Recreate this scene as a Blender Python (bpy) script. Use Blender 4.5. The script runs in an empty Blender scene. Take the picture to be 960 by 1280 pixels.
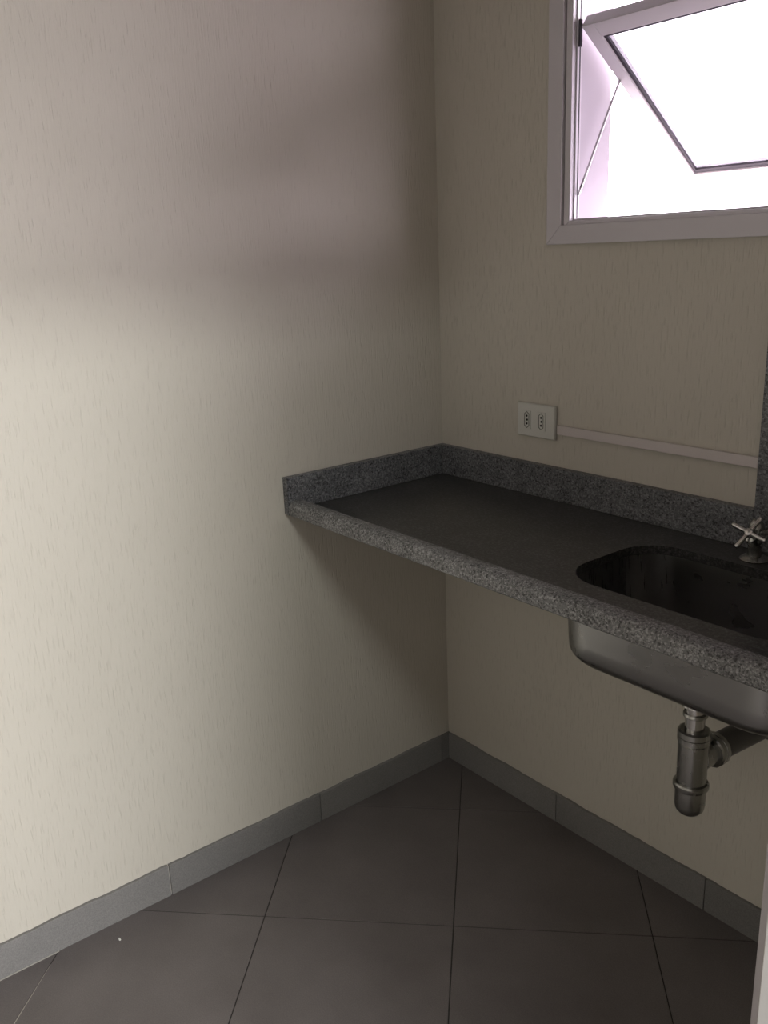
import bpy, bmesh, math, random
from mathutils import Vector, Matrix
random.seed(7)
PI = math.pi
scene = bpy.context.scene
C = scene.collection

# ------------------------------------------------------------ camera
def make_camera():
    yaw, pitch, roll = -.9113, .2859, .0411
    fw = Vector((math.sin(yaw)*math.cos(pitch), math.cos(yaw)*math.cos(pitch), -math.sin(pitch)))
    r0 = Vector((math.cos(yaw), -math.sin(yaw), 0)); d0 = fw.cross(r0)
    r = r0*math.cos(roll) + d0*math.sin(roll); d = fw.cross(r)
    cd = bpy.data.cameras.new('camera'); co = bpy.data.objects.new('camera', cd); C.objects.link(co)
    M = Matrix(((r.x, -d.x, -fw.x, 1.7972), (r.y, -d.y, -fw.y, -1.6079), (r.z, -d.z, -fw.z, 1.4947), (0, 0, 0, 1)))
    co.matrix_world = M
    cd.sensor_fit = 'VERTICAL'; cd.sensor_height = 36; cd.sensor_width = 27
    cd.lens = 1109.4/1280*36; cd.clip_start = .02
    scene.camera = co
make_camera()

# ------------------------------------------------------------ world, lights, exposure
w = bpy.data.worlds.new('overcast'); scene.world = w; w.use_nodes = True
bg = w.node_tree.nodes['Background']
bg.inputs['Color'].default_value = (1.0, .88, 1.0, 1)        # even white overcast daylight
bg.inputs['Strength'].default_value = 16.0

def area_light(name, loc, target, sx, sy, power, col):
    l = bpy.data.lights.new(name, 'AREA'); l.shape = 'RECTANGLE'; l.size = sx; l.size_y = sy
    l.energy = power; l.color = col
    o = bpy.data.objects.new(name, l); C.objects.link(o); o.location = loc
    o.rotation_euler = (Vector(target)-Vector(loc)).to_track_quat('-Z', 'Y').to_euler()
    return o
# lamp under the ceiling of the hall behind the camera, shining through the doorway
area_light('hall_lamp_light', (2.30, -1.22, 2.42), (0, -1.1, .9), .75, .08, 25, (.97, 1, .96))
# added low fill in the hall to brighten the left wall, no window there
area_light('hall_fill_light', (2.66, -.93, .58), (0, -1.3, .4), .6, 1.0, 60, (1, .985, .99))

vs = scene.view_settings
vs.view_transform = 'Standard'; vs.look = 'None'; vs.gamma = 1; vs.use_curve_mapping = False
vs.exposure = -0.08

# ------------------------------------------------------------ materials
def newmat(name):
    m = bpy.data.materials.new(name); m.use_nodes = True
    nt = m.node_tree; b = nt.nodes['Principled BSDF']
    return m, nt, b
def N(nt, t, **kw):
    n = nt.nodes.new(t)
    for k, v in kw.items():
        if k in n.inputs: n.inputs[k].default_value = v
        else: setattr(n, k, v)
    return n
def coords(nt, scale=(1, 1, 1), kind='Object', rot=(0, 0, 0)):
    tc = N(nt, 'ShaderNodeTexCoord'); mp = N(nt, 'ShaderNodeMapping')
    mp.inputs['Scale'].default_value = scale; mp.inputs['Rotation'].default_value = rot
    nt.links.new(tc.outputs[kind], mp.inputs['Vector']); return mp.outputs['Vector']
def ramp(nt, fac, stops):
    r = N(nt, 'ShaderNodeValToRGB'); nt.links.new(fac, r.inputs['Fac'])
    e = r.color_ramp.elements
    while len(e) < len(stops): e.new(.5)
    for i, (p, c) in enumerate(stops):
        e[i].position = p; e[i].color = (*c, 1) if len(c) == 3 else c
    return r.outputs['Color']
def simple(name, col, rough=.5, metal=0., bump=0, bscale=60, spec=.5):
    m, nt, b = newmat(name)
    b.inputs['Base Color'].default_value = (*col, 1); b.inputs['Roughness'].default_value = rough
    b.inputs['Metallic'].default_value = metal; b.inputs['Specular IOR Level'].default_value = spec
    v = coords(nt)
    n = N(nt, 'ShaderNodeTexNoise', Scale=bscale, Detail=3.); nt.links.new(v, n.inputs['Vector'])
    rr = N(nt, 'ShaderNodeMapRange'); rr.inputs['To Min'].default_value = max(0, rough-(.012 if metal else .06)); rr.inputs['To Max'].default_value = min(1, rough+(.012 if metal else .06))
    nt.links.new(n.outputs['Fac'], rr.inputs['Value']); nt.links.new(rr.outputs['Result'], b.inputs['Roughness'])
    if bump:
        bp = N(nt, 'ShaderNodeBump', Strength=bump, Distance=.001); nt.links.new(n.outputs['Fac'], bp.inputs['Height'])
        nt.links.new(bp.outputs['Normal'], b.inputs['Normal'])
    return m

def wall_paint():
    m, nt, b = newmat('scratched_cream_render')
    v = coords(nt, (210, 210, 13)); n1 = N(nt, 'ShaderNodeTexNoise', Scale=1., Detail=3., Roughness=.6); nt.links.new(v, n1.inputs['Vector'])
    v2 = coords(nt, (330, 330, 24)); n2 = N(nt, 'ShaderNodeTexNoise', Scale=1., Detail=2.); nt.links.new(v2, n2.inputs['Vector'])
    v3 = coords(nt, (700, 700, 500)); n3 = N(nt, 'ShaderNodeTexNoise', Scale=1., Detail=2.); nt.links.new(v3, n3.inputs['Vector'])
    groove = ramp(nt, n2.outputs['Fac'], [(.28, (0, 0, 0)), (.42, (1, 1, 1))])
    mx = N(nt, 'ShaderNodeMath', operation='MULTIPLY_ADD'); mx.inputs[1].default_value = 1.0
    nt.links.new(n1.outputs['Fac'], mx.inputs[0]); nt.links.new(groove, mx.inputs[2])
    m2 = N(nt, 'ShaderNodeMath', operation='MULTIPLY_ADD'); m2.inputs[1].default_value = .35
    nt.links.new(n3.outputs['Fac'], m2.inputs[0]); nt.links.new(mx.outputs[0], m2.inputs[2])
    bp = N(nt, 'ShaderNodeBump', Strength=.6, Distance=.0015); nt.links.new(m2.outputs[0], bp.inputs['Height'])
    nt.links.new(bp.outputs['Normal'], b.inputs['Normal'])
    v4 = coords(nt, (1.6, 1.6, 1.1)); n4 = N(nt, 'ShaderNodeTexNoise', Scale=1., Detail=4.); nt.links.new(v4, n4.inputs['Vector'])
    base = ramp(nt, n4.outputs['Fac'], [(.3, (.545, .515, .452)), (.7, (.582, .552, .488))])
    dk = ramp(nt, n2.outputs['Fac'], [(.28, (.72, .70, .68)), (.38, (1, 1, 1))])  # grooves darkened in the colour, for their shade under grazing light
    mix = N(nt, 'ShaderNodeMix', data_type='RGBA', blend_type='MULTIPLY'); mix.inputs[0].default_value = .15
    nt.links.new(base, mix.inputs[6]); nt.links.new(dk, mix.inputs[7]); nt.links.new(mix.outputs[2], b.inputs['Base Color'])
    b.inputs['Roughness'].default_value = .8; b.inputs['Specular IOR Level'].default_value = .25
    return m

def granite(name, lo, mid, hi, rough, grain=1.):
    m, nt, b = newmat(name)
    v = coords(nt)
    vo = N(nt, 'ShaderNodeTexVoronoi', Scale=330.*grain); nt.links.new(v, vo.inputs['Vector'])
    n = N(nt, 'ShaderNodeTexNoise', Scale=150.*grain, Detail=5., Roughness=.7); nt.links.new(v, n.inputs['Vector'])
    n2 = N(nt, 'ShaderNodeTexNoise', Scale=22., Detail=3.); nt.links.new(v, n2.inputs['Vector'])
    sp = N(nt, 'ShaderNodeSeparateColor'); nt.links.new(vo.outputs['Color'], sp.inputs['Color'])
    a = N(nt, 'ShaderNodeMath', operation='MULTIPLY_ADD'); a.inputs[1].default_value = .35
    nt.links.new(sp.outputs[0], a.inputs[0]); nt.links.new(n.outputs['Fac'], a.inputs[2])
    a2 = N(nt, 'ShaderNodeMath', operation='MULTIPLY_ADD'); a2.inputs[1].default_value = .25
    nt.links.new(n2.outputs['Fac'], a2.inputs[0]); nt.links.new(a.outputs[0], a2.inputs[2])
    c = ramp(nt, a2.outputs[0], [(.60, lo), (.72, mid), (.84, mid), (.98, hi)])
    sv = N(nt, 'ShaderNodeTexVoronoi', Scale=75.); nt.links.new(v, sv.inputs['Vector'])       # sparse black mineral spots
    dk = ramp(nt, sv.outputs['Distance'], [(.14, (.3, .3, .3)), (.26, (1, 1, 1))])
    mx = N(nt, 'ShaderNodeMix', data_type='RGBA', blend_type='MULTIPLY'); mx.inputs[0].default_value = .8
    nt.links.new(c, mx.inputs[6]); nt.links.new(dk, mx.inputs[7]); nt.links.new(mx.outputs[2], b.inputs['Base Color'])
    b.inputs['Roughness'].default_value = rough
    bp = N(nt, 'ShaderNodeBump', Strength=.25 if rough > .4 else .05, Distance=.001)
    nt.links.new(a.outputs[0], bp.inputs['Height']); nt.links.new(bp.outputs['Normal'], b.inputs['Normal'])
    return m

def tile_mat(name, c1, c2, rough):
    m, nt, b = newmat(name)
    oi = N(nt, 'ShaderNodeObjectInfo')
    v = coords(nt)
    n = N(nt, 'ShaderNodeTexNoise', Scale=5., Detail=6., Roughness=.6); nt.links.new(v, n.inputs['Vector'])
    n2 = N(nt, 'ShaderNodeTexNoise', Scale=420., Detail=2.); nt.links.new(v, n2.inputs['Vector'])
    c = ramp(nt, n.outputs['Fac'], [(.3, c1), (.7, c2)])
    sp = ramp(nt, n2.outputs['Fac'], [(.3, (.8, .8, .8)), (.7, (1.12, 1.1, 1.1))])
    mix = N(nt, 'ShaderNodeMix', data_type='RGBA', blend_type='MULTIPLY'); mix.inputs[0].default_value = 1
    nt.links.new(c, mix.inputs[6]); nt.links.new(sp, mix.inputs[7])
    mr = N(nt, 'ShaderNodeMapRange'); mr.inputs['To Min'].default_value = .9; mr.inputs['To Max'].default_value = 1.1
    nt.links.new(oi.outputs['Random'], mr.inputs['Value'])
    mix2 = N(nt, 'ShaderNodeMix', data_type='RGBA', blend_type='MULTIPLY'); mix2.inputs[0].default_value = 1
    nt.links.new(mix.outputs[2], mix2.inputs[6]); nt.links.new(mr.outputs['Result'], mix2.inputs[7])
    nt.links.new(mix2.outputs[2], b.inputs['Base Color'])
    r = N(nt, 'ShaderNodeMapRange'); r.inputs['To Min'].default_value = rough-.08; r.inputs['To Max'].default_value = rough+.1
    nt.links.new(n.outputs['Fac'], r.inputs['Value']); nt.links.new(r.outputs['Result'], b.inputs['Roughness'])
    bp = N(nt, 'ShaderNodeBump', Strength=.12, Distance=.0006); nt.links.new(n2.outputs['Fac'], bp.inputs['Height'])
    nt.links.new(bp.outputs['Normal'], b.inputs['Normal'])
    return m

def brushed(name, col, rough, scale):
    m, nt, b = newmat(name)
    b.inputs['Base Color'].default_value = (*col, 1); b.inputs['Metallic'].default_value = 1
    v = coords(nt, scale); n = N(nt, 'ShaderNodeTexNoise', Scale=1., Detail=3.); nt.links.new(v, n.inputs['Vector'])
    r = N(nt, 'ShaderNodeMapRange'); r.inputs['To Min'].default_value = rough-.07; r.inputs['To Max'].default_value = rough+.1
    nt.links.new(n.outputs['Fac'], r.inputs['Value']); nt.links.new(r.outputs['Result'], b.inputs['Roughness'])
    bp = N(nt, 'ShaderNodeBump', Strength=.03, Distance=.0003); nt.links.new(n.outputs['Fac'], bp.inputs['Height'])
    nt.links.new(bp.outputs['Normal'], b.inputs['Normal'])
    return m

def frosted():
    m, nt, b = newmat('frosted_window_glass')
    b.inputs['Base Color'].default_value = (.95, .94, .96, 1); b.inputs['Roughness'].default_value = .12
    v = coords(nt); n = N(nt, 'ShaderNodeTexNoise', Scale=300., Detail=2.); nt.links.new(v, n.inputs['Vector'])
    bp = N(nt, 'ShaderNodeBump', Strength=.2, Distance=.001); nt.links.new(n.outputs['Fac'], bp.inputs['Height'])
    g = N(nt, 'ShaderNodeBsdfGlossy', Roughness=.15); nt.links.new(bp.outputs['Normal'], g.inputs['Normal'])
    t = N(nt, 'ShaderNodeBsdfTransparent'); t.inputs['Color'].default_value = (.85, .85, .87, 1)
    tr = N(nt, 'ShaderNodeBsdfTranslucent'); tr.inputs['Color'].default_value = (.3, .29, .31, 1)
    nt.links.new(bp.outputs['Normal'], tr.inputs['Normal'])
    m1 = N(nt, 'ShaderNodeMixShader'); m1.inputs[0].default_value = .5
    nt.links.new(t.outputs[0], m1.inputs[1]); nt.links.new(tr.outputs[0], m1.inputs[2])
    m2 = N(nt, 'ShaderNodeMixShader'); m2.inputs[0].default_value = .06
    nt.links.new(m1.outputs[0], m2.inputs[1]); nt.links.new(g.outputs[0], m2.inputs[2])
    nt.links.new(m2.outputs[0], nt.nodes['Material Output'].inputs['Surface'])
    return m

M = dict(
    wall=wall_paint(),
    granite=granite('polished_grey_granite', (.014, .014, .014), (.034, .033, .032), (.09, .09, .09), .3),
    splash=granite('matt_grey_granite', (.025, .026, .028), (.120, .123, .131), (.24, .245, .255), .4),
    lip=granite('lit_grey_granite_edge', (.035, .035, .035), (.14, .14, .14), (.30, .30, .30), .5, 1.15),  # paler than the slab: light on the front edge put into the colour
    tile=tile_mat('grey_brown_floor_tile', (.125, .112, .110), (.165, .149, .147), .42),
    skirt=tile_mat('grey_skirting_tile', (.19, .187, .183), (.22, .216, .21), .5),
    grout=simple('dark_grout', (.05, .046, .043), .9, bump=.4, bscale=400),
    hall=simple('hall_wall_paint', (.36, .34, .31), .85, bump=.1, bscale=60),
    ceil=simple('ceiling_paint', (.42, .40, .375), .9, bump=.1, bscale=80),
    alu=simple('white_painted_aluminium', (.60, .575, .61), .38, bump=.03, bscale=200),
    reveal=simple('grey_reveal_paint', (.50, .46, .51), .8, bump=.05, bscale=60),
    yard=simple('yard_concrete', (.22, .21, .20), .9, bump=.2, bscale=30),
    gasket=simple('black_rubber_gasket', (.03, .025, .035), .6),
    glass=frosted(),
    steel=brushed('brushed_stainless_steel', (.32, .318, .316), .28, (15, 300, 15)),
    chrome=simple('worn_chrome', (.62, .61, .60), .20, 1., bump=.02, bscale=40),
    pipe=simple('dark_grey_pipe', (.13, .125, .125), .42, .6, bump=.05, bscale=60),
    dchrome=simple('dulled_grey_chrome', (.40, .40, .385), .27, 1., bump=.01, bscale=60),
    plastic=simple('white_socket_plastic', (.62, .62, .58), .4),
    race=simple('white_raceway_plastic', (.60, .55, .54), .45),
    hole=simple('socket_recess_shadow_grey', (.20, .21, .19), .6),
    black=simple('dark_hole', (.01, .01, .01), .8),
    jamb=simple('pale_grey_gloss_paint', (.62, .61, .60), .45, bump=.05, bscale=30),
    jamb2=simple('darker_jamb_grey', (.40, .37, .38), .5, bump=.05, bscale=30),  # darker than the stop, used on the inner jamb strip
    chip=simple('white_paint_chip', (.8, .8, .77), .7),
    silicone=simple('pale_joint_filler', (.42, .40, .36), .7),
)

# ------------------------------------------------------------ helpers
def link(name, bm, mat, parent=None, smooth=False, bevel=0, seg=2):
    bmesh.ops.recalc_face_normals(bm, faces=bm.faces[:])
    me = bpy.data.meshes.new(name); bm.to_mesh(me); bm.free()
    me.materials.append(mat)
    o = bpy.data.objects.new(name, me); C.objects.link(o)
    if smooth:
        for p in me.polygons: p.use_smooth = True
    if bevel:
        b = o.modifiers.new('bevel', 'BEVEL'); b.width = bevel; b.segments = seg; b.limit_method = 'ANGLE'; b.angle_limit = .6
        for p in me.polygons: p.use_smooth = True
        wn = o.modifiers.new('wn', 'WEIGHTED_NORMAL'); wn.keep_sharp = True
    if parent: o.parent = parent; o.matrix_parent_inverse = parent.matrix_world.inverted()
    return o
def box(bm, x0, x1, y0, y1, z0, z1):
    vs_ = [bm.verts.new(p) for p in ((x0,y0,z0),(x1,y0,z0),(x1,y1,z0),(x0,y1,z0),(x0,y0,z1),(x1,y0,z1),(x1,y1,z1),(x0,y1,z1))]
    for f in ((0,3,2,1),(4,5,6,7),(0,1,5,4),(1,2,6,5),(2,3,7,6),(3,0,4,7)): bm.faces.new([vs_[i] for i in f])
    return vs_
def boxo(name, dims, mat, parent=None, bevel=0, seg=2):
    bm = bmesh.new(); box(bm, *dims); return link(name, bm, mat, parent, bevel=bevel, seg=seg)
def lathe(bm, prof, origin, axis=(0, 0, 1), seg=40, cap=True):
    ax = Vector(axis).normalized(); q = ax.to_track_quat('Z', 'Y'); o = Vector(origin); rings = []
    for (r, h) in prof:
        if r < 1e-6: rings.append([bm.verts.new(o+q@Vector((0, 0, h)))])
        else: rings.append([bm.verts.new(o+q@Vector((r*math.cos(2*PI*i/seg), r*math.sin(2*PI*i/seg), h))) for i in range(seg)])
    for a, b in zip(rings, rings[1:]):
        for i in range(seg):
            j = (i+1) % seg
            if len(a) == 1 and len(b) == 1: continue
            if len(a) == 1: bm.faces.new((a[0], b[j], b[i]))
            elif len(b) == 1: bm.faces.new((a[i], a[j], b[0]))
            else: bm.faces.new((a[i], a[j], b[j], b[i]))
    if cap:
        for r_ in (rings[0], rings[-1]):
            if len(r_) > 2: bm.faces.new(r_)
def latheo(name, prof, origin, axis, mat, parent, seg=40):
    bm = bmesh.new(); lathe(bm, prof, origin, axis, seg); o = link(name, bm, mat, parent)
    for p in o.data.polygons: p.use_smooth = True
    o.data.set_sharp_from_angle(angle=.6)
    return o
def tube(bm, pts, radii, seg=20):
    pts = [Vector(p) for p in pts]; rings = []; ref = None
    for i, p in enumerate(pts):
        t = (pts[min(i+1, len(pts)-1)]-pts[max(i-1, 0)]).normalized()
        if ref is None: ref = t.orthogonal().normalized()
        ref = (ref-t*ref.dot(t)).normalized(); b = t.cross(ref); r = radii[i] if hasattr(radii, '__len__') else radii
        rings.append([bm.verts.new(p+(ref*math.cos(2*PI*k/seg)+b*math.sin(2*PI*k/seg))*r) for k in range(seg)])
    for a, b in zip(rings, rings[1:]):
        for k in range(seg): bm.faces.new((a[k], a[(k+1) % seg], b[(k+1) % seg], b[k]))
    bm.faces.new(rings[0]); bm.faces.new(rings[-1])
def tubeo(name, pts, radii, mat, parent, seg=20):
    bm = bmesh.new(); tube(bm, pts, radii, seg); o = link(name, bm, mat, parent)
    for p in o.data.polygons: p.use_smooth = True
    o.data.set_sharp_from_angle(angle=.8)
    return o
def thing(name, label, cat, loc=(0, 0, 0), group=None):
    o = bpy.data.objects.new(name, None); C.objects.link(o); o.location = loc; o.empty_display_size = .05
    o['label'] = label; o['category'] = cat
    if group: o['group'] = group
    bpy.context.view_layer.update()
    return o
def tag(o, label, cat, group=None):
    o['label'] = label; o['category'] = cat
    if group: o['group'] = group
def struct(o): o['kind'] = 'structure'; return o

# ------------------------------------------------------------ room shell
H = 2.62
XR = 1.44          # inner face of the right wall with the doorway
YJ = -.867          # doorway jamb
WX0, WX1, WZ0, WZ1 = .425, 1.265, 1.525, 2.085    # hole in the back wall
def hole_wall(name, mat):
    bm = bmesh.new()
    for d in ((-.12, WX0, 0, .14, -.1, H), (WX1, 2.8, 0, .14, -.1, H), (WX0, WX1, 0, .14, -.1, WZ0), (WX0, WX1, 0, .14, WZ1, H)): box(bm, *d)
    bmesh.ops.remove_doubles(bm, verts=bm.verts[:], dist=1e-5)
    return struct(link(name, bm, mat))
hole_wall('wall_back', M['wall'])
struct(boxo('wall_left', (-.12, 0, -1.72, 0, -.1, H), M['wall']))
struct(boxo('wall_front', (-.12, XR+.12, -1.84, -1.72, -.1, H), M['wall']))
bm = bmesh.new(); box(bm, XR, XR+.12, YJ, 0, -.1, H); box(bm, XR, XR+.12, -1.72, YJ, 2.10, H)
struct(link('wall_right', bm, M['wall']))
struct(boxo('wall_east', (2.7, 2.8, -3.0, 0, -.1, H), M['hall']))
struct(boxo('wall_south', (XR, 2.8, -3.1, -3.0, -.1, H), M['hall']))
struct(boxo('wall_west', (XR, XR+.12, -3.0, -1.84, -.1, H), M['hall']))
struct(boxo('ceiling', (-.12, 2.8, -3.1, .14, H, H+.1), M['ceil']))

struct(boxo('sky_block_1', (-.3, 2.8, .14, .75, 2.26, 2.38), M['ceil']))   # unseen slab added outside to block the upper sky above the window

struct(boxo('ground', (-30, 30, .14, 40, -.5, -.35), M['yard']))   # unseen yard added outside the window to dim light from below

# floor: grout bed with tiles laid diagonally
floor = struct(boxo('floor', (0, 2.7, -3.0, 0, -.1, -.002), M['grout']))
def clip(poly, f):
    out = []
    for i in range(len(poly)):
        a, b = poly[i], poly[(i+1) % len(poly)]; fa, fb = f(a), f(b)
        if fa >= 0: out.append(a)
        if (fa >= 0) != (fb >= 0):
            t = fa/(fa-fb); out.append((a[0]+(b[0]-a[0])*t, a[1]+(b[1]-a[1])*t))
    return out
T = .445; G = .0013; s2 = math.sqrt(2)
U0 = .0417; V0 = .7170
for i in range(-9, 9):
    for j in range(-2, 14):
        u0, u1 = U0+i*T+G, U0+(i+1)*T-G; v0, v1 = V0+(j-2)*T+G, V0+(j-1)*T-G
        P = [((u+v)/s2, (u-v)/s2) for u, v in ((u0, v0), (u1, v0), (u1, v1), (u0, v1))]
        for f in (lambda p: p[0]-.001, lambda p: 2.699-p[0], lambda p: -.001-p[1], lambda p: p[1]+2.999):
            if P: P = clip(P, f)
        if len(P) < 3: continue
        area = abs(sum(P[k][0]*P[(k+1) % len(P)][1]-P[(k+1) % len(P)][0]*P[k][1] for k in range(len(P)))/2)
        if area < 2e-4: continue
        bm = bmesh.new(); dz = random.uniform(-.0004, .0)
        top = [bm.verts.new((x, y, dz)) for x, y in P]; bot = [bm.verts.new((x, y, -.009)) for x, y in P]
        bm.faces.new(top); bm.faces.new(bot[::-1])
        for k in range(len(P)): bm.faces.new((top[k], bot[k], bot[(k+1) % len(P)], top[(k+1) % len(P)]))
        link('tile', bm, M['tile'], floor, bevel=.0008, seg=1)

# pale filler left in one joint near the left skirting
bm = bmesh.new(); a_ = Vector((.035, -1.2335, 0)); b_ = Vector((.150, -1.3485, 0)); t_ = (b_-a_).normalized(); n_ = Vector((-t_.y, t_.x, 0))*.0011
lo = [bm.verts.new(p+Vector((0, 0, -.0018))) for p in (a_-n_*.3, b_-n_, b_+n_, a_+n_*.3)]; hi = [bm.verts.new(v.co+Vector((0, 0, .0016))) for v in lo]
bm.faces.new(hi); bm.faces.new(lo[::-1])
for k in range(4): bm.faces.new((lo[k], lo[(k+1) % 4], hi[(k+1) % 4], hi[k]))
link('joint_filler', bm, M['silicone'], floor)

# skirting: tile strips with a ragged paint line along the top
HB = .0844
def skirt_piece(a, b, side, parent):
    bm = bmesh.new(); n = max(2, int(abs(b-a)/.014)); d = .0085; rows = []
    for k in range(n+1):
        t = a+(b-a)*k/n; h = HB+random.uniform(-.0013, .0009)+.0009*math.sin(t*31)
        pr = [(0, .0003), (d, .0003), (d, h-.001), (d-.001, h), (0, h)]
        if side == 'x': rows.append([bm.verts.new((p, t, z)) for p, z in pr])
        else: rows.append([bm.verts.new((t, -p, z)) for p, z in pr])
    for r0, r1 in zip(rows, rows[1:]):
        for k in range(5): bm.faces.new((r0[k], r0[(k+1) % 5], r1[(k+1) % 5], r1[k]))
    bm.faces.new(rows[0]); bm.faces.new(rows[-1])
    return link('skirting_tile', bm, M['skirt'], parent)
bl = struct(boxo('baseboard_left', (0, .004, -1.72, -.0005, .0003, HB-.004), M['silicone']))
for a, b in ((-1.719, -1.3735), (-1.3705, -.9285), (-.9255, -.4835), (-.4805, -.0385), (-.0365, -.0005)): skirt_piece(a, b, 'x', bl)
boxo('joint_filler', (.0086, .0104, -1.365, -1.205, .0002, .0016), M['silicone'], bl)
bb = struct(boxo('baseboard_back', (.009, XR, -.004, 0, .0003, HB-.004), M['silicone']))
for a, b in ((.0095, .4325), (.4350, .8775), (.8800, 1.3225), (1.3250, 1.4395)): skirt_piece(a, b, 'y', bb)

# ------------------------------------------------------------ doorway jamb at the right edge of the view
dj = struct(boxo('door_1', (XR-.004, XR+.124, YJ-.001, YJ+.006, -.0, 2.10), M['jamb2']))
dj.name = 'door_1'
boxo('jamb_stop', (XR+.0075, XR+.150, YJ-.014, YJ-.001, 0, 2.088), M['jamb'], dj, bevel=.0015)
boxo('jamb_lining', (XR-.004, XR+.0070, YJ-.004, YJ-.001, 0, 2.094), M['jamb2'], dj, bevel=.001)
boxo('door_head', (XR-.004, XR+.124, -1.719, YJ-.014, 2.088, 2.0995), M['jamb'], dj)
boxo('jamb_lining', (XR-.004, XR+.124, -1.7195, -1.706, 0, 2.088), M['jamb'], dj)

# ------------------------------------------------------------ window (top-hung sash pushed outwards)
def mitred_frame(name, ox0, ox1, oz0, oz1, wd, y0, y1, mat, parent, bevel=.0015):
    ix0, ix1, iz0, iz1 = ox0+wd, ox1-wd, oz0+wd, oz1-wd
    O = [(ox0, oz0), (ox1, oz0), (ox1, oz1), (ox0, oz1)]; I = [(ix0, iz0), (ix1, iz0), (ix1, iz1), (ix0, iz1)]
    for k in range(4):
        k2 = (k+1) % 4; q = [O[k], O[k2], I[k2], I[k]]
        bm = bmesh.new()
        a = [bm.verts.new((x, y0, z)) for x, z in q]; b = [bm.verts.new((x, y1, z)) for x, z in q]
        bm.faces.new(a); bm.faces.new(b[::-1])
        for m_ in range(4): bm.faces.new((a[m_], b[m_], b[(m_+1) % 4], a[(m_+1) % 4]))
        link(name, bm, mat, parent, bevel=bevel)
win = bpy.data.objects.new('window_1', None); C.objects.link(win); win.location = (.845, 0, 1.5); win['kind'] = 'structure'
bpy.context.view_layer.update()
mitred_frame('casing', .381, 1.309, 1.493, 2.117, .041, -.014, -.0005, M['alu'], win)
mitred_frame('inner_frame', .4255, 1.2645, 1.5255, 2.0845, .0165, -.008, .024, M['alu'], win)
mitred_frame('frame_rib', .4425, 1.2475, 1.5425, 2.0675, .0035, .004, .010, M['alu'], win, bevel=0)
mitred_frame('rubber_seal', .4425, 1.2475, 1.5425, 2.0675, .002, .012, .016, M['gasket'], win, bevel=0)

bm = bmesh.new()
for d in ((.4255, .4300, .0245, .1395, 1.5255, 2.0845), (1.2600, 1.2645, .0245, .1395, 1.5255, 2.0845), (.4302, 1.2598, .0245, .1395, 1.5255, 1.5300), (.4302, 1.2598, .0245, .1395, 2.0800, 2.0845)): box(bm, *d)
link('reveal_lining', bm, M['reveal'], win)
sash = bpy.data.objects.new('sash', None); C.objects.link(sash)
SW, SL = .782, .497
sash.location = (.455, .004, 1.925); sash.rotation_euler = (math.atan2(.399, .292), 0, 0)
sash.parent = win; sash.matrix_parent_inverse = win.matrix_world.inverted()
def sash_piece(name, d, mat, bevel=.0012):
    o = boxo(name, d, mat, None, bevel=bevel); o.parent = sash; return o
# local: x along the width, z up the leaf (0 = top), y = thickness (outside +)
sash_piece('stile', (0, .030, 0, .028, -SL, 0), M['alu']); sash_piece('stile', (SW-.030, SW, 0, .028, -SL, 0), M['alu'])
sash_piece('top_rail', (.0302, SW-.0302, 0, .028, -.036, 0), M['alu']); sash_piece('bottom_rail', (.0302, SW-.0302, 0, .028, -SL, -SL+.016), M['alu'])
bm = bmesh.new(); g0, g1, h0, h1, gw = .0305, SW-.0305, -SL+.0165, -.0365, .006
for d in ((g0, g0+gw+.001, .004, .010, h0, h1), (g1-gw, g1, .004, .010, h0, h1), (g0+gw, g1-gw, .004, .010, h0, h0+.011), (g0+gw, g1-gw, .004, .010, h1-gw, h1)): box(bm, *d)
o = link('gasket', bm, M['gasket']); o.parent = sash
sash_piece('pane', (g0+.001, g1-.001, .0105, .0145, h0+.001, h1-.001), M['glass'], bevel=0)
def bar(name, a, b, wd, th, mat, parent):
    a, b = Vector(a), Vector(b); t = (b-a); L = t.length; q = t.to_track_quat('Z', 'X'); bm = bmesh.new()
    box(bm, -wd/2, wd/2, -th/2, th/2, 0, L); bmesh.ops.transform(bm, matrix=Matrix.Translation(a) @ q.to_matrix().to_4x4(), verts=bm.verts)
    return link(name, bm, mat, parent)
for xa in (.4515, 1.2385):
    bar('friction_arm', (xa, .010, 1.596), (xa+.008, .130, 1.832), .003, .006, M['dchrome'], win)
    boxo('pivot_block', (xa-.003, xa+.002, .002, .010, 1.888, 1.940), M['gasket'], win, bevel=.001)

# ------------------------------------------------------------ granite worktop
ct = thing('granite_countertop', 'dark grey speckled granite worktop in the corner with raised front lip and low splashbacks', 'countertop', (.7, -.26, .88))
def rrect(x0, x1, y0, y1, r, n=10):
    pts = []
    for cx, cy, a0 in ((x1-r, y1-r, 0), (x0+r, y1-r, 90), (x0+r, y0+r, 180), (x1-r, y0+r, 270)):
        for k in range(n+1):
            a = math.radians(a0+90*k/n); pts.append((cx+r*math.cos(a), cy+r*math.sin(a)))
    return pts
BX0, BX1, BY0, BY1 = .755, 1.225, -.395, -.115
hole = rrect(BX0, BX1, BY0, BY1, .085)
bm = bmesh.new()
def ring_edges(pts, z):
    v = [bm.verts.new((x, y, z)) for x, y in pts]; return v, [bm.edges.new((v[k], v[(k+1) % len(v)])) for k in range(len(v))]
rect = [(.0005, -.478), (1.4395, -.478), (1.4395, -.0005), (.0005, -.0005)]
tv, te = ring_edges(rect, .900); hv, he = ring_edges(hole, .900)
bv, be = ring_edges(rect, .8815); kv, ke = ring_edges(hole, .8815)
bmesh.ops.triangle_fill(bm, edges=te+he, use_beauty=True); bmesh.ops.triangle_fill(bm, edges=be+ke, use_beauty=True)
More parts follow.
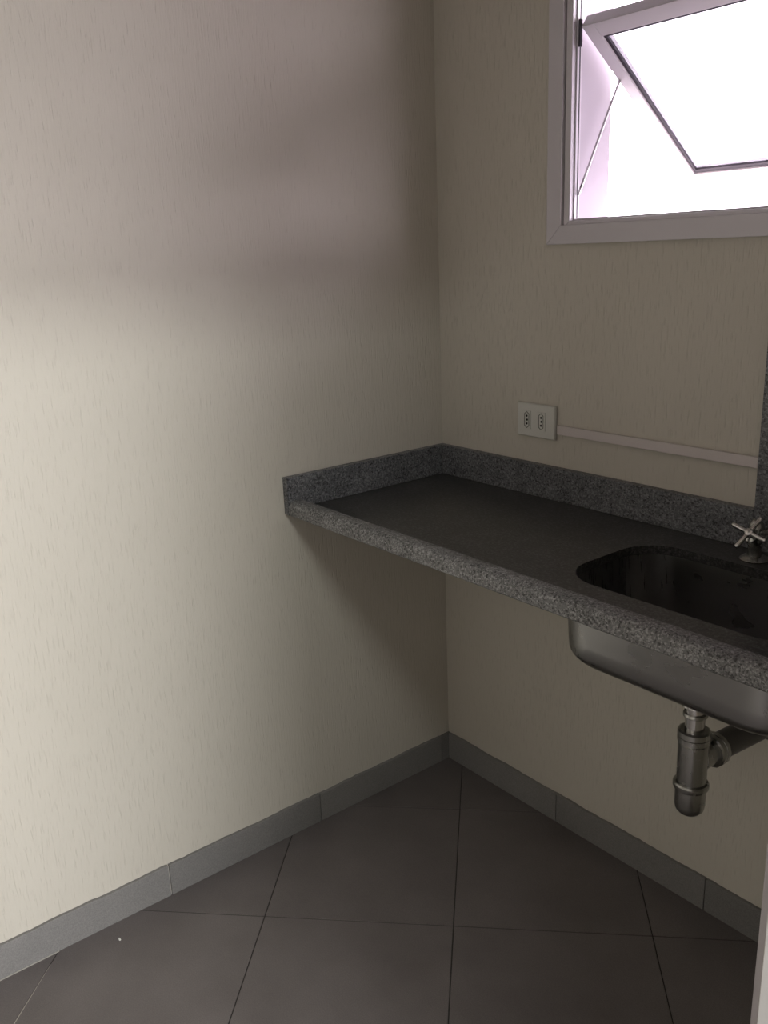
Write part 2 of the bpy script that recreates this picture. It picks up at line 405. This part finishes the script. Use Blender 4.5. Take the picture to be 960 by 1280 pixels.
for A, B in ((tv, bv), (hv, kv)):
    for k in range(len(A)): bm.faces.new((A[k], A[(k+1) % len(A)], B[(k+1) % len(B)], B[k]))
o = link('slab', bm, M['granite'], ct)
# front lip: rounded profile drawn along x
prof = [(-.4785, .886), (-.519, .886), (-.522, .889), (-.522, .904)]
for k in range(1, 9):
    a = math.radians(180-90*k/8); prof.append((-.504+.018*math.cos(a), .904+.018*math.sin(a)))
prof += [(-.490, .9215)]
for k in range(1, 6):
    a = math.radians(90-70*k/5); prof.append((-.490+.014*math.cos(a), .9075+.014*math.sin(a)))
prof += [(-.4755, .9005), (-.4785, .9002)]
bm = bmesh.new(); rows = []; n = 60
for k in range(n+1):
    x = .0205+(1.439-.0205)*k/n; j = random.uniform(-.0005, .0005)
    rows.append([bm.verts.new((x, y+j, z)) for y, z in prof])
for a, b in zip(rows, rows[1:]):
    for k in range(len(prof)): bm.faces.new((a[k], a[(k+1) % len(prof)], b[(k+1) % len(prof)], b[k]))
bm.faces.new(rows[0]); bm.faces.new(rows[-1])
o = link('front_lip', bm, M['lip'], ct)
for p in o.data.polygons: p.use_smooth = True
o.data.set_sharp_from_angle(angle=.5)
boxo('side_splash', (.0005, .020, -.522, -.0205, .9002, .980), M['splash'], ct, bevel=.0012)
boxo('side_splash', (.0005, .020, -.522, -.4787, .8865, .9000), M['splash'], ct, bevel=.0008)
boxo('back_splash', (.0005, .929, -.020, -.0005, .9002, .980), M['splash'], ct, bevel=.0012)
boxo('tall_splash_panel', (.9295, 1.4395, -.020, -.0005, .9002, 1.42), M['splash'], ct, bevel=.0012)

# ------------------------------------------------------------ undermounted steel bowl
sk = thing('sink_bowl', 'stainless steel rectangular sink bowl hung under the cutout of the granite worktop', 'sink', (.99, -.255, .76))
bm = bmesh.new(); rows = []
lv = [(.030, .8810, .105), (.017, .8810, .095), (.014, .8790, .093), (.012, .860, .09), (.008, .778, .088)]
for k in range(1, 8):
    a = math.radians(90*k/7); lv.append((.008-.048*(1-math.cos(a)), .762-.040*math.sin(a), .088-.02*(1-math.cos(a))))
lv += [(-.09, .7205, .04), (-.125, .7195, .012)]
for e, z, r in lv: rows.append([bm.verts.new((x, y, z)) for x, y in rrect(BX0-e, BX1+e, BY0-e, BY1+e, r)])
for a, b in zip(rows, rows[1:]):
    for k in range(len(a)): bm.faces.new((a[k], a[(k+1) % len(a)], b[(k+1) % len(a)], b[k]))
bm.faces.new(rows[-1])
o = link('bowl', bm, M['steel'], sk, smooth=True)
o.data.set_sharp_from_angle(angle=.7)
so = o.modifiers.new('thick', 'SOLIDIFY'); so.thickness = .0012; so.offset = 0
TX, TY = .976, -.255
latheo('drain', [(.030, 0), (.034, .001), (.036, .004), (.030, .0045), (.026, .002), (0, .001)], (TX, TY, .7195), (0, 0, 1), M['chrome'], sk)

# ------------------------------------------------------------ bottle trap under the bowl
tp = thing('bottle_trap', 'grey metal bottle trap hanging under the steel sink bowl with its arm to the wall', 'drain trap', (TX, TY, .43))
latheo('drain_tailpiece', [(.036, .0), (.036, -.006), (.023, -.014), (.023, -.044), (.026, -.047), (.0265, -.056), (.018, -.060), (.018, -.110)], (TX, TY, .7175), (0, 0, 1), M['chrome'], tp)
latheo('tail_nut', [(.0182, .008), (.0215, .008), (.0225, .006), (.0225, .002), (.020, 0), (.0182, 0)], (TX, TY, .638), (0, 0, 1), M['dchrome'], tp)
def hexnut(name, r, z0, z1, seg, mat, org, axis, parent):
    return latheo(name, [(.017, z0), (r-.003, z0), (r, z0+.003), (r, (z0+z1)/2-.001), (r-.002, (z0+z1)/2), (r, (z0+z1)/2+.001), (r, z1-.003), (r-.004, z1), (.017, z1)], org, axis, mat, parent, seg)
hexnut('slip_nut', .0305, .583, .612, 12, M['dchrome'], (TX, TY, 0), (0, 0, 1), tp)
latheo('trap_body', [(.0, .4985), (.0275, .4985), (.0280, .502), (.0280, .582), (.024, .586), (0, .586)], (TX, TY, 0), (0, 0, 1), M['dchrome'], tp)
latheo('cup_ring', [(.020, .487), (.032, .487), (.0335, .490), (.0335, .497), (.031, .500), (.020, .500)], (TX, TY, 0), (0, 0, 1), M['dchrome'], tp)
latheo('trap_cup', [(0, .430), (.012, .4305), (.021, .434), (.0265, .441), (.0285, .450), (.0290, .486), (0, .4868)], (TX, TY, 0), (0, 0, 1), M['dchrome'], tp)
ZA = .538
latheo('outlet_branch', [(.018, .0), (.024, .004), (.024, .052), (.019, .054)], (TX, TY+.014, ZA), (0, 1, .02), M['dchrome'], tp, 32)
hexnut('branch_nut', .0335, .046, .074, 12, M['dchrome'], (TX, TY+.010, ZA), (0, 1, .02), tp)
tubeo('outlet_arm', [(TX, TY+.07, ZA+.001), (TX+.004, -.15, ZA+.002), (TX+.008, -.10, ZA+.001), (TX+.012, -.05, ZA), (TX+.014, -.001, ZA)], .0265, M['pipe'], tp, 28)
latheo('wall_flange', [(.027, .012), (.040, .010), (.045, .004), (.045, .0005), (.027, .0005)], (TX+.014, 0, ZA), (0, -1, 0), M['dchrome'], tp)

# ------------------------------------------------------------ tap with cross handle
FX, FY = .966, -.072
fc = thing('sink_tap', 'chrome tap with a cross handle standing on the granite behind the sink bowl', 'faucet', (FX, FY, .9))
latheo('base_flange', [(.0, .0002), (.026, .0002), (.027, .002), (.023, .006), (.014, .009), (0, .009)], (FX, FY, .9), (0, 0, 1), M['dchrome'], fc)
latheo('tap_body', [(.013, .009), (.0125, .03), (.0145, .045), (.0150, .062), (.013, .072), (.008, .079), (0, .081)], (FX, FY, .9), (0, 0, 1), M['dchrome'], fc)
hc = Vector((.9691, -.104, .9622)); ax = Vector((.07295, -.67421, .73493)).normalized(); base = hc-ax*.030
latheo('valve_bonnet', [(.0105, -.008), (.0115, .008), (.0115, .016), (.006, .019), (.0045, .028), (0, .028)], base, ax, M['dchrome'], fc, 24)
# cross handle: four tapering arms in the plane across the valve axis
hd = latheo('cross_handle', [(0, -.004), (.0075, -.004), (.0085, 0), (.0075, .004), (.003, .0065), (0, .0068)], hc, ax, M['chrome'], fc, 24)
ua = Vector((.97303, -.11359, -.20079)); ub = Vector((.21886, .72976, .64773))
for d in (ua, ub, -ua, -ub):
    tubeo('handle_arm', [hc+d*.004, hc+d*.012, hc+d*.030, hc+d*.036, hc+d*.038], [.0046, .0042, .0048, .0048, .003], M['chrome'], hd, 14)
tubeo('spout', [(FX+.008, FY-.004, .945), (FX+.045, FY-.022, .972), (FX+.085, FY-.045, 1.0), (FX+.115, FY-.075, 1.01), (FX+.135, FY-.10, 1.0), (FX+.142, FY-.115, .975)], [.010, .0095, .009, .009, .009, .0095], M['dchrome'], fc)

# ------------------------------------------------------------ wall socket and raceway
wo = thing('wall_outlet', 'white rectangular plate with two sockets on the wall above the splashback', 'outlet', (.352, 0, 1.085))
boxo('backing_box', (.296, .408, -.006, -.0005, 1.049, 1.123), M['plastic'], wo)
bm = bmesh.new(); vs_ = box(bm, .291, .413, -.0125, -.006, 1.044, 1.127)
for v in vs_:
    if v.co.y < -.01: v.co.x += .0025 if v.co.x < .35 else -.0025; v.co.z += .0025 if v.co.z < 1.08 else -.0025
link('face_plate', bm, M['plastic'], wo, bevel=.001)
for cx in (.3255, .3715):
    mo = boxo('socket_module', (cx-.0125, cx+.0125, -.0142, -.0126, 1.0635, 1.1085), M['plastic'], wo, bevel=.0006)
    bm = bmesh.new()
    hexp = [(-.0062, -.0135), (0, -.019), (.0062, -.0135), (.0062, .0135), (0, .019), (-.0062, .0135)]
    out = [(x*1.25, z*1.10) for x, z in hexp]
    for k in range(6):
        k2 = (k+1) % 6; q = [out[k], out[k2], hexp[k2], hexp[k]]
        a = [bm.verts.new((cx+x, -.0152, 1.086+z)) for x, z in q]; b = [bm.verts.new((cx+x, -.0143, 1.086+z)) for x, z in q]
        bm.faces.new(a); bm.faces.new(b[::-1])
        for m_ in range(4): bm.faces.new((a[m_], b[m_], b[(m_+1) % 4], a[(m_+1) % 4]))
    link('socket_recess_shade', bm, M['hole'], mo)  # grey outline drawn for the shade inside the socket recess
    for dx, dz in ((0, -.0095), (.0012, 0), (0, .0095)):
        latheo('pin_hole', [(0, .0), (.0028, .0), (.0028, .0006), (0, .0006)], (cx+dx, -.0143, 1.086+dz), (0, -1, 0), M['black'], mo, 14)
rw = thing('cable_raceway', 'slim white plastic cable raceway running along the wall from the socket plate', 'cable raceway', (.67, 0, 1.06))
boxo('raceway_base', (.4145, .9275, -.0045, -.0005, 1.0625, 1.0815), M['race'], rw)
boxo('raceway_cover', (.4180, .925, -.0115, -.0047, 1.0610, 1.0830), M['race'], rw, bevel=.0015)
boxo('end_cap', (.9255, .9290, -.012, -.0005, 1.0605, 1.0835), M['race'], rw, bevel=.0008)

# ------------------------------------------------------------ paint chips on the floor
def chip(x, y, r, label, mat, z=.0001):
    bm = bmesh.new(); n = 7; a0 = random.random()*6
    p = [(r*random.uniform(.6, 1.1)*math.cos(a0+2*PI*k/n), .55*r*random.uniform(.6, 1.1)*math.sin(a0+2*PI*k/n)) for k in range(n)]
    t = [bm.verts.new((x+a, y+b, z+.0012)) for a, b in p]; b_ = [bm.verts.new((x+a, y+b, z)) for a, b in p]
    bm.faces.new(t); bm.faces.new(b_[::-1])
    for k in range(n): bm.faces.new((t[k], b_[k], b_[(k+1) % n], t[(k+1) % n]))
    o = link('paint_chip', bm, mat); tag(o, label, 'debris')
chip(.066, -1.085, .0058, 'small white paint flake lying on the floor tiles near the left skirting', M['chip'])
